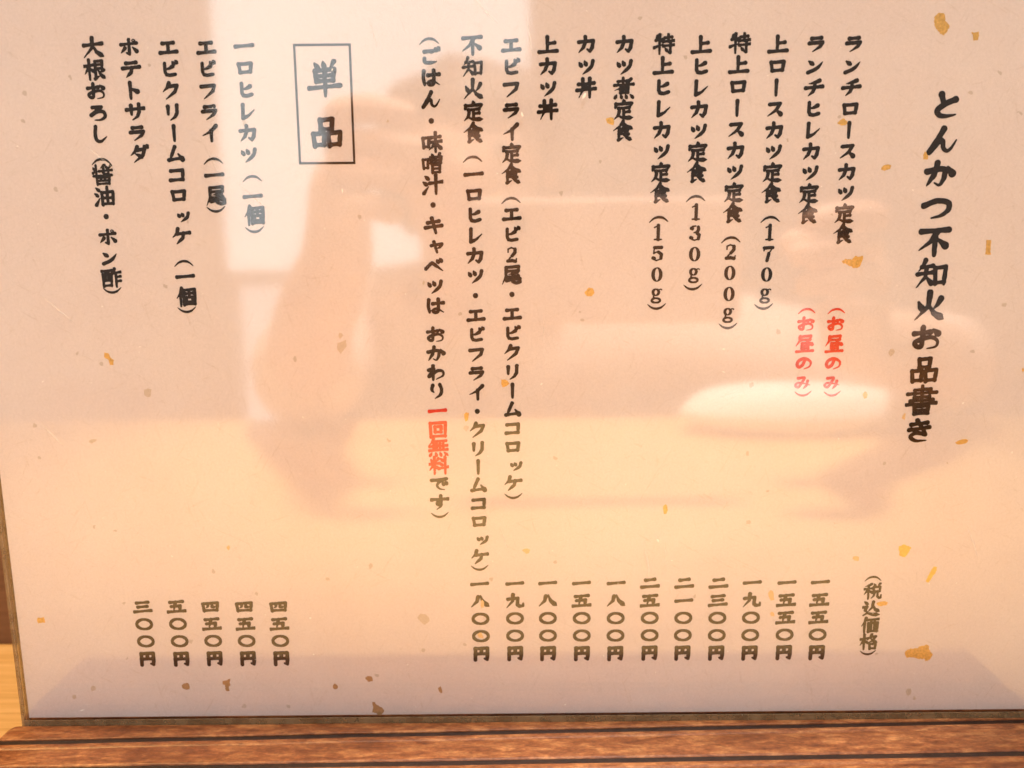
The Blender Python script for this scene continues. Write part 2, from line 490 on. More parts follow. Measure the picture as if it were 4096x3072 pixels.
def width(kind, t):
    k = kind.lower()
    f = np.ones_like(t)
    if k == 'h':
        f = 0.84 + 0.30 * np.abs(2 * t - 1) ** 2.2
    elif k == 'v':
        f = 0.92 + 0.25 * (1 - t) ** 4 - 0.18 * t ** 6
    elif k == 'p':
        f = 1.15 - 0.9 * t ** 1.4
    elif k == 'n':
        f = np.interp(t, [0, 0.35, 0.78, 1], [0.5, 0.85, 1.4, 0.3])
    elif k == 'd':
        f = np.interp(t, [0, 0.7, 1], [0.5, 1.2, 1.0])
    elif k == 't':
        f = 1.2 - 0.9 * t
    elif k == 'q':
        f = np.interp(t, [0, 0.1, 0.6, 1], [1.1, 1.0, 0.98, 0.3])
    elif k == 'k':
        f = np.interp(t, [0, 0.1, 0.75, 1], [1.08, 0.92, 1.08, 0.6])
    return f


def dil(W):
    return W / 2.0


def glyph_field(ch):
    g = np.linspace(-6, 106, NGRID + 1)
    gx, gy = np.meshgrid(g, g)
    F = np.full(gx.shape, -99.0)
    spec = GLYPHS[ch]

    def ring(cx, cy, rx, ry, wx, wy):
        a = np.linspace(0, 2 * math.pi, 90)
        px, py = cx + rx * np.cos(a), cy + ry * np.sin(a)
        r = (wx * np.abs(np.cos(a)) ** 1.5 + wy * np.abs(np.sin(a)) ** 1.5) / 2
        return [(np.stack([px, py], 1), r)]
    todo = []
    if spec == 'X':
        todo = ring(50, 50, 43, 30, 18.0, 16.0)
    elif spec == 'Z':
        todo = ring(50, 50, 21, 36, 20, 6)
    elif spec == 'Y':
        todo = ring(46, 32, 17, 18, 17, 8) + ring(47, 80, 25, 13, 13, 11)
        for pts, w in (([(36, 50), (32, 60), (44, 66), (62, 68)], 9), ([(58, 20), (74, 14), (80, 18)], 8)):
            P, t = sample(pts, True)
            todo.append((P, np.full(len(P), w / 2.0)))
    else:
        strokes = spec.split('|')
        kanji = ch > '\u4e00'
        W = 20.0 if not kanji else float(np.clip(20.5 - 0.42 * len(strokes), 13.4, 19))
        W = {'一': 20, '二': 20, '三': 18.5, '円': 22, '五': 19, '単': 13.5, '品': 14.5, '知': 14.5, '特': 15.0, '食': 15.5, 'き': 15.5, 'み': 17, 'お': 18, 'ッ': 18, 'ャ': 18, 'ポ': 17.5, 'ビ': 18.5, '八': 21, '九': 20, '四': 18, '書': 12.4}.get(ch, W)
        tilt = 0.035 if (kanji or '\u30a0' < ch < '\u30ff') and ch not in '円・ー' else 0.0
        for s in strokes:
            kind, pts = s[0], [tuple(float(c) for c in p.split(',')) for p in s[1:].split()]
            P, t = sample(pts, kind.isupper())
            P = P.copy()
            sx, sy = (1.05, 1.0) if kanji else (1.04, 0.88) if ch > '\u3040' and ch < '\u30ff' and ch != '・' else (1, 1)
            sx, sy = {'エ': (1.0, 0.78), 'ロ': (1.05, 0.80), 'ヒ': (0.9, 0.86), '上': (1.0, 0.86), '五': (1.06, 0.82), '四': (1.06, 0.78), '二': (1.06, 0.9), '三': (1.06, 0.86), '八': (1.06, 0.82),
                      '九': (1.02, 0.86), '一': (1.06, 1), '円': (0.98, 0.88), '品': (1.0, 0.94), '単': (1, 1), 'ビ': (0.96, 0.88), 'コ': (1.0, 0.84), 'ー': (1, 0.9), 'し': (0.95, 0.9)}.get(ch, (sx, sy))
            P[:, 0] = 50 + (P[:, 0] - 50) * sx
            P[:, 1] = 50 + (P[:, 1] - 50) * sy
            P[:, 1] -= tilt * (P[:, 0] - 50)
            k = kind.lower()
            w = {'a': 13.5, 'b': 29.0, 's': 19.0, 'w': 9.0}.get(k, W)
            if kind == 'O' and ch == 'ポ':
                w = 6.0
            f = width('q' if kind in 'QK' else k, t)
            if k == 'a':
                f = 1 - 0.75 * np.abs(2 * t - 1) ** 2
            todo.append((P, w / 2 * f))
    for P, r in todo:
        # a flat brush held at an angle: strokes come out a little fatter along one diagonal
        for (x, y), q in zip(P, r):
            F = np.maximum(F, q - np.hypot(gx - x, gy - y))
    rs = np.random.RandomState(ord(ch))
    low = rs.normal(0, 1, (17, 17))
    idx = np.linspace(0, 15.99, NGRID + 1)
    i0 = idx.astype(int)
    fr = idx - i0
    n1 = low[i0][:, i0] * np.outer(1 - fr, 1 - fr) + low[i0 + 1][:, i0] * np.outer(fr, 1 - fr) + low[i0][:, i0 + 1] * np.outer(1 - fr, fr) + low[i0 + 1][:, i0 + 1] * np.outer(fr, fr)
    F = F + 0.45 * n1                    # ink that crept a little into the paper
    F[0, :] = F[-1, :] = F[:, 0] = F[:, -1] = -1
    return g, F


GLYPH_CACHE = {}


def glyph_polys(ch):
    if ch in GLYPH_CACHE:
        return GLYPH_CACHE[ch]
    g, F = glyph_field(ch)
    verts, counts = [], []
    n = NGRID
    ins = F > 0
    for j in range(n):
        i = 0
        while i < n:
            c = (ins[j, i], ins[j, i + 1], ins[j + 1, i + 1], ins[j + 1, i])
            if all(c):
                i1 = i + 1
                while i1 < n and ins[j, i1 + 1] and ins[j + 1, i1 + 1]:
                    i1 += 1
                verts += [(g[i], g[j]), (g[i1], g[j]), (g[i1], g[j + 1]), (g[i], g[j + 1])]
                counts.append(4)
                i = i1
                continue
            if any(c):
                cs = [(j, i), (j, i + 1), (j + 1, i + 1), (j + 1, i)]
                poly = []
                for a in range(4):
                    (ja, ia), (jb, ib) = cs[a], cs[(a + 1) % 4]
                    fa, fb = F[ja, ia], F[jb, ib]
                    if fa > 0:
                        poly.append((g[ia], g[ja]))
                    if (fa > 0) != (fb > 0):
                        t = fa / (fa - fb)
                        poly.append((g[ia] + t * (g[ib] - g[ia]), g[ja] + t * (g[jb] - g[ja])))
                if len(poly) >= 3:
                    verts += poly
                    counts.append(len(poly))
            i += 1
    GLYPH_CACHE[ch] = (np.array(verts), np.array(counts))
    return GLYPH_CACHE[ch]


def lettering_mesh(name, items, y, mat, parent, label=None):
    """items: (character, x mm, z mm, em mm) -> one flat mesh just in front of the paper"""
    V, Cn = [], []
    for ch, x, z, em in items:
        v, c = glyph_polys(ch)
        s = em / 100.0
        p = np.empty((len(v), 3))
        p[:, 0] = (x + (v[:, 0] - 50) * s) * MM
        p[:, 1] = y
        p[:, 2] = (z - (v[:, 1] - 50) * s) * MM
        V.append(p)
        Cn.append(c)
    V = np.concatenate(V)
    Cn = np.concatenate(Cn)
    me = bpy.data.meshes.new(name)
    me.vertices.add(len(V))
    me.vertices.foreach_set('co', V.ravel())
    me.loops.add(len(V))
    me.loops.foreach_set('vertex_index', np.arange(len(V), dtype=np.int32))
    me.polygons.add(len(Cn))
    st = np.r_[0, np.cumsum(Cn)[:-1]].astype(np.int32)
    me.polygons.foreach_set('loop_start', st)
    me.polygons.foreach_set('loop_total', Cn.astype(np.int32))
    me.update(calc_edges=True)
    me.validate()
    me.materials.append(mat)
    o = bpy.data.objects.new(name, me)
    COL.objects.link(o)
    o.parent = parent
    if label:
        o['label'] = label
    return o


# ------------------------------------------------------------------ setting: counter and wall
def setting(name, bm, mat):
    o = bm_object(name, bm, mat)
    o['kind'] = 'structure'
    return o


setting('counter', box_bm(-0.95, 0.95, -0.55, 0.0950, -0.065, -0.025, 0.003), M_COUNTER)
setting('wall', box_bm(-0.95, 0.95, 0.0955, 0.125, -0.20, 0.90), M_WALL)

# ------------------------------------------------------------------ wooden stand
stand = empty('menu_stand', (0, 0, -0.025))
tag(stand, 'brown stained wooden stand with dark slots, holding the acrylic menu holder on the pale counter', 'menu stand')


def put(o):
    """parent a mesh drawn in world coordinates to an empty without moving it"""
    o.location = Vector(o.location) - o.parent.location
    return o


def rounded(y0, y1, z0, z1, r0, r1, notch=None):
    """profile (y, z) of a strip seen from its end: y0 is the edge towards the camera, y1 the far edge; r0, r1 round the top"""
    p = [(y0, z0)]
    for k in range(6):
        a = math.pi - (math.pi / 2) * k / 5
        p.append((y0 + r0 + r0 * math.cos(a), z1 - r0 + r0 * math.sin(a)))
    if notch:
        for dy, dz in ((0.75, 0), (0.35, -0.12), (0.0, -0.34), (-0.30, -0.16), (-0.6, 0)):
            p.append((notch - dy, z1 + dz))
    for k in range(6):
        a = math.pi / 2 - (math.pi / 2) * k / 5
        p.append((y1 - r1 + r1 * math.cos(a), z1 - r1 + r1 * math.sin(a)))
    p.append((y1, z0))
    return p


def strip(name, xl, xr, pl, pr, r_end, mat, parent):
    """a wooden strip along x between two end profiles (mm), its ends rounded over r_end"""
    xs = []
    for k in range(6):
        d = r_end * (1 - math.cos(math.pi / 2 * k / 5))
        inset = r_end * (1 - math.sin(math.pi / 2 * k / 5))
        xs.append((xl + d, inset))
    for k in range(1, 24):
        xs.append((xl + r_end + (xr - xl - 2 * r_end) * k / 24, 0))
    for k in range(5, -1, -1):
        d = r_end * (1 - math.cos(math.pi / 2 * k / 5))
        inset = r_end * (1 - math.sin(math.pi / 2 * k / 5))
        xs.append((xr - d, inset))
    verts, faces = [], []
    n = len(pl)
    for x, ins in xs:
        t = (x - xl) / (xr - xl)
        prof = [((1 - t) * a[0] + t * b[0], (1 - t) * a[1] + t * b[1]) for a, b in zip(pl, pr)]
        ys = [q[0] for q in prof]
        zt = max(q[1] for q in prof)
        yc, hw = (min(ys) + max(ys)) / 2, (max(ys) - min(ys)) / 2
        sy = max(0.05, 1 - ins / max(hw, 0.01))
        wob = 0.06 * math.sin(x * 0.11 + n) + 0.04 * math.sin(x * 0.37)
        for y, z in prof:
            zz = z - (ins * 0.35 if z > zt - 2.5 else 0)
            verts.append((x * MM, (yc + (y - yc) * sy + wob) * MM, zz * MM))
    for i in range(len(xs) - 1):
        for j in range(n):
            a, b = i * n + j, i * n + (j + 1) % n
            faces.append((a, b, b + n, a + n))
    faces.append(tuple(range(n))[::-1])
    faces.append(tuple((len(xs) - 1) * n + j for j in range(n)))
    o = mesh_object(name, verts, faces, mat, parent, smooth=True)
    bm = bmesh.new()
    bm.from_mesh(o.data)
    bmesh.ops.recalc_face_normals(bm, faces=bm.faces)
    bm.to_mesh(o.data)
    bm.free()
    for p in o.data.polygons:
        p.use_smooth = len(p.vertices) == 4
    return put(o)


XL, XR = -150.8, 155.0
ZB = -5.2
put(bm_object('base_plate', box_bm(XL * MM, XR * MM, -0.0412, 0.040, -0.025, -0.005, 0.0015), M_STAND, stand))
strip('slot_wedge', XL, XR, rounded(-8.75, -1.75, ZB, -0.75, 0.35, 0.5), rounded(-1.95, -1.75, ZB, 0.60, 0.08, 0.08), 2.6, M_STAND, stand)
strip('wooden_strip', XL, XR, rounded(-20.7, -10.5, ZB, -0.75, 0.7, 0.8, -13.3), rounded(-16.6, -3.75, ZB, 0.65, 0.7, 0.8, -6.2), 1.2, M_STAND, stand)
strip('wooden_strip', XL, XR, rounded(-41.5, -22.6, ZB, -0.75, 2.0, 0.8, -25.5), rounded(-41.0, -18.45, ZB, 0.65, 2.0, 0.8, -21.0), 1.2, M_STAND, stand)
strip('back_block', XL, XR, rounded(2.4, 40.0, ZB, -0.85, 0.5, 2.0), rounded(2.4, 40.0, ZB, 0.55, 0.5, 2.0), 2.6, M_STAND, stand)


def bar(name, pts, mat, parent):
    """a bar along x between two end quads given as (y0, y1, z0, z1) in mm"""
    (ya, yb, za, zb), (yc, yd, zc, zd) = pts
    q = [(XL + 1, ya, za), (XL + 1, yb, za), (XL + 1, yb, zb), (XL + 1, ya, zb), (XR - 1, yc, zc), (XR - 1, yd, zc), (XR - 1, yd, zd), (XR - 1, yc, zd)]
    return put(mesh_object(name, [(x * MM, y * MM, z * MM) for x, y, z in q], [(3, 2, 1, 0), (4, 5, 6, 7), (0, 1, 5, 4), (1, 2, 6, 5), (2, 3, 7, 6), (3, 0, 4, 7)], mat, parent))


bar('dark_groove', ((-10.8, -8.3, -5.1, -1.2), (-3.9, -1.95, -5.1, 0.15)), M_SLOT, stand)  # near-black bars fill the gaps between the wedge and the strips
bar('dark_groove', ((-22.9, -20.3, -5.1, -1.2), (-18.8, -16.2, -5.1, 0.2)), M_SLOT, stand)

# ------------------------------------------------------------------ acrylic holder
holder = empty('acrylic_holder', (0, 0, -0.0049))
tag(holder, 'clear acrylic menu holder standing in the wooden stand, scratched and reflective', 'menu holder')
AX0, AX1, AZ0, AZ1 = -0.1476, 0.1525, -0.0049, 0.2110
E_W = 0.0009
put(bm_object('front_sheet', box_bm(AX0 + E_W, AX1 - E_W, -0.0017, -0.0003, AZ0, AZ1 - E_W), M_ACRYLIC, holder))
put(bm_object('back_sheet', box_bm(AX0 + E_W, AX1 - E_W, 0.0006, 0.0018, AZ0, AZ1 - E_W), M_ACRYLIC, holder))
for x0, x1 in ((AX0, AX0 + E_W), (AX1 - E_W, AX1)):
    for y0, y1 in ((-0.0017, -0.0004), (0.0006, 0.0018)):
        put(bm_object('sheet_edge', box_bm(x0, x1, y0, y1, AZ0, AZ1 - E_W, 0.00028, 2), M_EDGE, holder))
eb = [(AX0 + E_W, -0.0049, 0.00085), (AX1 - E_W, -0.0049, 0.0024)]
ev = []
for x, z0, z1 in eb:
    ev += [(x, -0.00176, z0), (x, -0.00172 + 0.0003, z0), (x, -0.00172 + 0.0003, z1), (x, -0.00176, z1)]
put(mesh_object('sheet_edge', ev, [(3, 2, 1, 0), (4, 5, 6, 7), (0, 1, 5, 4), (1, 2, 6, 5), (2, 3, 7, 6), (3, 0, 4, 7)], M_EDGE, holder))
put(bm_object('folded_top', box_bm(AX0, AX1, -0.0017, 0.0018, AZ1 - E_W, AZ1, 0.0004, 2), M_EDGE, holder))


def blob(cx, cz, w, h, y, n=11, jag=0.22, ang=0.0, rs=random, corners=None):
    """an irregular flat fleck as a fan of triangles, mm"""
    pts = []
    for k in range(n):
        a = 2 * math.pi * k / n
        r = 1 + rs.uniform(-jag, jag)
        x, z = w / 2 * r * math.cos(a), h / 2 * r * math.sin(a)
        pts.append((x * math.cos(ang) - z * math.sin(ang), x * math.sin(ang) + z * math.cos(ang)))
    return [((cx + x) * MM, y, (cz + z) * MM) for x, z in pts]


def fleck_mesh(name, polys, mat, parent):
    verts, faces = [], []
    for p in polys:
        b = len(verts)
        verts += p
        faces.append(tuple(range(b, b + len(p))))
    o = mesh_object(name, verts, faces, mat, parent)
    return put(o)


rs = random.Random(21)
specks = []
for x, z, w, h in ((18.0, 176.6, .7, 1.5), (-45.5, 153.2, .45, 1.3), (-46.8, 183.3, .35, .7), (35.7, 149.8, .5, .3), (-35.6, 71.0, .6, .25), (2.0, 172.0, .5, 1.0), (56.7, 104.2, .7, .3), (56.3, 110.5, .9, .35),
                   (44.0, 50.0, .5, .3), (30.5, 72.5, .3, .5), (-60.0, 33.0, .5, .5), (-73.0, 34.0, .3, .3), (40.0, 56.0, .7, .9), (64.0, 43.0, .35, .35), (25.0, 20.8, .25, .6), (61.0, 22.0, .35, .35), (-7.0, 50.0, .25, .5), (-129.0, 4.2, 1.2, .35), (48.0, 1.6, .5, .4), (66.0, 1.8, .4, .5)):
    specks.append(blob(x, z, w, h, -0.00176, 7, 0.45, rs.uniform(-0.6, 0.6), rs))
for k in range(150):
    s = rs.uniform(0.07, 0.30)
    specks.append(blob(rs.uniform(-140, 146), rs.uniform(3, 203), s, s * rs.uniform(0.6, 2.4), -0.00176, 6, 0.45, rs.uniform(0, 3), rs))
dust = fleck_mesh('dust', specks, M_DUST, holder)
dust['kind'] = 'stuff'


def scratch_material():
    k = N('hairline_scratch')
    tr = k.n('ShaderNodeBsdfTransparent')
    mx = k.n('ShaderNodeMixShader')
    mx.inputs[0].default_value = 0.15
    k.bsdf.inputs['Base Color'].default_value = (0.95, 0.92, 0.88, 1)
    k.bsdf.inputs['Roughness'].default_value = 0.5
    k.l(tr.outputs[0], mx.inputs[1])
    k.l(k.bsdf.outputs[0], mx.inputs[2])
    k.l(mx.outputs[0], k.out.inputs['Surface'])
    return k.mat


M_SCRATCH = scratch_material()
lines = []
for x0, z0, x1, z1, w in ((-112, 165, -103, 157, .7), (-129, 127, -119, 118, .6), (-132, 91, -126, 84, .9), (-74, 156, -64, 147, .35), (-82, 167, -77, 155, .3), (36, 57, 38, 43, 1.0), (42, 56, 42.5, 46, .4), (127, 60, 131, 50, .9), (-10, 200, -4, 194, .5), (3, 196, 5, 185, .5), (8, 120, 7, 112, .3), (-37, 196, -35, 188, .4), (-5, 60, -2, 52, .5)):
    d = Vector((x1 - x0, z1 - z0)).normalized()
    nn = Vector((-d.y, d.x)) * w / 2
    mx_, mz_ = (x0 + x1) / 2, (z0 + z1) / 2
    lines.append([(x0 * MM, -0.00174, z0 * MM), ((mx_ + nn.x) * MM, -0.00174, (mz_ + nn.y) * MM), (x1 * MM, -0.00174, z1 * MM), ((mx_ - nn.x * .6) * MM, -0.00174, (mz_ - nn.y * .6) * MM)])
fleck_mesh('scratches', lines, M_SCRATCH, holder)['kind'] = 'stuff'

# ------------------------------------------------------------------ menu card
card = empty('menu_card', (0, 0, 0.0006))
tag(card, 'cream handmade paper menu with brush lettering and gold flecks, inside the clear acrylic holder', 'menu')
pv = [(-146.2, 0.7), (151.2, 2.3), (151.2, 208.5), (-146.2, 208.5)]
pb = bmesh.new()
ring0 = [pb.verts.new((x * MM, 0.0, z * MM)) for x, z in pv]
ring1 = [pb.verts.new((x * MM, 0.0003, z * MM)) for x, z in pv]
pb.faces.new(ring0)
pb.faces.new(ring1[::-1])
for i in range(4):
    pb.faces.new((ring0[i], ring1[i], ring1[(i + 1) % 4], ring0[(i + 1) % 4]))
put(bm_object('paper', pb, M_PAPER, card))

SEG=[
(0,'k',8.40,'とんかつ不知火お品書き',112.07,173.68,112.14,86.95),
(1,'k',5.34,'ランチロースカツ定食',87.27,189.01,87.59,141.09),
(2,'k',5.34,'ランチヒレカツ定食',77.65,189.09,77.90,146.37),
(1,'r',4.90,'（',87.13,120.59,87.13,120.59),
(1,'r',4.90,'お昼のみ',87.11,116.94,87.08,100.84),
(1,'r',4.90,'）',87.28,97.59,87.28,97.59),
(2,'r',4.90,'（',79.09,120.65,79.09,120.65),
(2,'r',4.90,'お昼のみ',79.05,117.00,79.05,100.89),
(2,'r',4.90,'）',79.23,97.64,79.23,97.64),
(3,'k',5.34,'上ロースカツ定食',67.91,189.06,67.92,151.84),
(3,'k',5.34,'（',68.00,145.11,68.00,145.11),
(3,'k',5.34,'170g',67.92,141.60,67.59,124.86),
(3,'k',5.34,'）',67.24,121.73,67.24,121.73),
(4,'k',5.34,'特上ロースカツ定食',58.02,189.47,57.95,146.75),
(4,'k',5.34,'（',57.73,139.85,57.73,139.85),
(4,'k',5.34,'200g',57.74,136.55,57.78,119.66),
(4,'k',5.34,'）',57.78,116.51,57.78,116.51),
(5,'k',5.34,'上ヒレカツ定食',48.17,189.10,48.01,157.23),
(5,'k',5.34,'（',47.97,150.67,47.97,150.67),
(5,'k',5.34,'130g',48.09,147.07,48.13,130.46),
(5,'k',5.34,'）',47.86,127.11,47.86,127.11),
(6,'k',5.34,'特上ヒレカツ定食',38.52,189.41,38.48,152.06),
(6,'k',5.34,'（',38.28,145.33,38.28,145.33),
(6,'k',5.34,'150g',38.12,141.81,38.14,125.06),
(6,'k',5.34,'）',38.22,121.93,38.22,121.93),
(7,'k',5.34,'カツ煮定食',28.40,189.38,28.40,167.96),
(8,'k',5.34,'カツ丼',18.51,189.46,18.61,178.78),
(9,'k',5.34,'上カツ丼',8.74,189.43,8.63,173.45),
(10,'k',5.34,'エビフライ定食',-0.80,189.39,-0.91,157.24),
(10,'k',5.34,'（',-1.08,150.55,-1.08,150.55),
(10,'k',5.34,'エビ2尾・エビクリームコロッケ',-0.98,146.82,-1.12,72.48),
(10,'k',5.34,'）',-1.02,68.68,-1.02,68.68),
(11,'k',5.34,'不知火定食',-10.82,189.59,-10.79,167.79),
(11,'k',5.34,'（',-11.14,161.22,-11.14,161.22),
(11,'k',5.34,'一ロヒレカツ・エビフライ・クリームコロッケ',-10.95,157.31,-10.85,50.62),
(11,'k',5.34,'）',-10.90,47.25,-10.90,47.25),
(12,'k',5.34,'（',-21.89,190.69,-21.89,190.69),
(12,'k',5.34,'ごはん・味噌汁・キャベツは',-21.75,186.96,-21.94,122.58),
(12,'k',5.34,'おかわり',-22.00,114.75,-21.98,99.05),
(12,'r',5.34,'一回無料',-21.98,93.56,-21.95,77.87),
(12,'k',5.34,'です',-21.94,72.47,-21.93,67.02),
(12,'k',5.34,'）',-22.01,63.18,-22.01,63.18),
(13,'k',9.00,'単品',-49.30,181.61,-49.44,168.32),
(14,'k',5.34,'一ロヒレカツ',-69.73,189.84,-70.25,162.73),
(14,'k',5.34,'（',-69.65,156.68,-69.65,156.68),
(14,'k',5.34,'一個',-69.82,152.02,-69.63,147.08),
(14,'k',5.34,'）',-69.87,143.19,-69.87,143.19),
(15,'k',5.34,'エビフライ',-79.57,189.47,-79.90,168.21),
(15,'k',5.34,'（',-79.66,161.27,-79.66,161.27),
(15,'k',5.34,'一尾',-79.67,157.59,-79.55,152.33),
(15,'k',5.34,'）',-79.81,148.60,-79.81,148.60),
(16,'k',5.34,'エビクリームコロッケ',-89.39,189.55,-89.64,141.75),
(16,'k',5.34,'（',-89.56,134.63,-89.56,134.63),
(16,'k',5.34,'一個',-89.46,131.04,-89.51,125.55),
(16,'k',5.34,'）',-89.66,121.91,-89.66,121.91),
(17,'k',5.34,'ポテトサラダ',-99.44,189.75,-99.12,163.07),
(18,'k',5.34,'大根おろし',-108.80,189.71,-109.18,168.20),
(18,'k',5.34,'（',-109.34,161.37,-109.34,161.37),
(18,'k',5.34,'醤油・ポン酢',-109.31,157.81,-109.47,130.80),
(18,'k',5.34,'）',-109.55,127.31,-109.55,127.31),
(1,'k',5.40,'一五五〇円',87.32,42.52,87.51,20.82),
(2,'k',5.40,'一五五〇円',77.73,42.43,77.90,20.87),
(3,'k',5.40,'一九〇〇円',67.73,42.48,67.88,20.77),
(4,'k',5.40,'二三〇〇円',58.00,42.38,58.12,20.81),
(5,'k',5.40,'二一〇〇円',48.12,42.43,48.22,20.86),
(6,'k',5.40,'二五〇〇円',38.24,42.48,38.59,20.90),
(7,'k',5.40,'一八〇〇円',28.49,42.53,28.55,20.80),
(8,'k',5.40,'一五〇〇円',18.47,42.58,18.77,20.84),
(9,'k',5.40,'一八〇〇円',8.71,42.63,8.85,20.89),
(10,'k',5.40,'一九〇〇円',-0.79,42.54,-0.80,20.93),
(11,'k',5.40,'一八〇〇円',-10.96,42.45,-10.72,20.83),
(14,'k',5.40,'四五〇円',-69.67,35.75,-69.63,19.64),
(15,'k',5.40,'四五〇円',-79.65,35.80,-79.46,19.68),
(16,'k',5.40,'四五〇円',-89.50,35.85,-89.29,19.73),
(17,'k',5.40,'五〇〇円',-99.36,35.90,-99.14,19.62),
(18,'k',5.40,'三〇〇円',-109.23,35.80,-109.12,19.67),
(19,'k',5.00,'（',102.43,43.57,102.43,43.57),
(19,'k',5.00,'税込価格',102.57,39.61,102.45,23.96),
(19,'k',5.00,'）',102.42,20.46,102.42,20.46),
]

Y_TEXT = -0.00008
lines_ = {}
rt = random.Random(3)
for ln, col, em, txt, xa, za, xb, zb in SEG:
    price = txt.endswith('円')
    kind = 'price_line' if price else 'title_line' if ln == 0 else 'note_line' if ln in (12, 19) else 'heading' if ln == 13 else 'dish_line'
    if col == 'r':
        kind = 'red_note'
    n = len(txt)
    for i, ch in enumerate(txt):
        t = i / (n - 1) if n > 1 else 0.0
        e = em * (0.97 if ch > '\u4e00' else 0.93)
        dx = 0.0
        if ch in '0123456789':
            e = em * 0.92
        elif ch == 'g':
            e = em * 0.86
        lines_.setdefault((ln, kind), (col, []))[1].append((ch, xa + (xb - xa) * t + dx, za + (zb - za) * t, e))
for (ln, kind), (col, items) in lines_.items():
    put(lettering_mesh(kind, items, Y_TEXT, M_RED if col == 'r' else M_BLACK, card))

# the ruled frame round the heading of the side dishes
fr = []
w = 0.30
c = [(-56.75, 189.9), (-42.40, 189.9), (-42.40, 160.4), (-56.75, 160.4)]
for i in range(4):
    (x0, z0), (x1, z1) = c[i], c[(i + 1) % 4]
    if i % 2 == 0:
        s = w if i == 0 else -w
        fr.append([((min(x0, x1) - w) * MM, Y_TEXT, (z0 - w) * MM), ((max(x0, x1) + w) * MM, Y_TEXT, (z0 - w) * MM), ((max(x0, x1) + w) * MM, Y_TEXT, (z0 + w) * MM), ((min(x0, x1) - w) * MM, Y_TEXT, (z0 + w) * MM)])
    else:
        za, zb = min(z0, z1) + w, max(z0, z1) - w
        fr.append([((x0 - w) * MM, Y_TEXT, za * MM), ((x0 + w) * MM, Y_TEXT, za * MM), ((x0 + w) * MM, Y_TEXT, zb * MM), ((x0 - w) * MM, Y_TEXT, zb * MM)])
fleck_mesh('heading_frame', fr, M_BLACK, card)

FL=[
(109.4,193.6,4.14,5.60,'g'),(118.3,190.8,2.01,2.24,'g'),(85.8,169.6,2.66,1.63,'g'),(108.1,160.9,1.46,2.12,'g'),(97.6,158.2,3.04,1.42,'g'),(126.6,137.2,1.73,3.92,'g'),(90.5,133.6,5.71,3.21,'g'),(124.5,83.8,3.35,1.60,'g'),(96.5,97.3,1.53,1.96,'g'),(107.6,91.1,0.90,2.11,'p'),(19.9,126.2,2.38,2.00,'g'),(25.1,170.4,2.18,2.09,'g'),(-3.2,101.4,2.43,2.34,'g'),(-13.9,91.8,1.42,2.37,'g'),(-112.2,108.7,2.69,3.61,'g'),(-139.4,31.8,2.44,2.03,'g'),(-83.0,53.7,1.20,1.68,'p'),(-86.3,11.1,2.47,4.03,'b'),(-98.5,10.6,2.20,2.09,'b'),(-44.1,12.9,2.74,1.93,'b'),(-41.7,3.2,3.72,4.52,'b'),(-54.1,10.4,1.37,1.64,'b'),(-23.1,9.4,1.10,2.09,'b'),(110.8,51.9,3.70,3.91,'y'),(119.1,44.6,2.92,4.81,'y'),(105.4,35.9,3.21,1.57,'g'),(117.3,20.2,8.38,5.57,'g'),(42.1,64.6,1.44,3.02,'g'),(2.5,52.4,1.86,1.96,'p'),(-27.3,31.8,3.51,3.18,'t'),(-102.2,98.9,2.32,2.88,'t'),(-119.1,85.5,2.34,1.33,'t'),(-132.1,7.5,1.66,1.50,'t'),(-126.2,10.0,1.65,1.64,'t'),(115.3,7.9,2.18,2.08,'t'),(117.2,5.9,0.82,1.49,'t'),(-47.8,111.7,2.54,3.59,'t'),(-48.1,114.7,1.52,1.53,'t'),(-24.9,128.9,0.63,1.00,'t'),(73.3,38.5,2.14,3.43,'p'),(73.9,32.8,1.88,1.44,'p'),(120.8,77.7,0.52,0.54,'t'),(139.3,103.9,0.76,1.03,'g'),(-10.9,26.5,1.63,2.33,'w'),(-10.2,36.2,1.34,2.29,'w'),(97.2,49.6,1.85,1.40,'p'),(102.8,109.2,1.77,2.05,'t'),(-33.2,170.9,0.73,0.93,'t'),]

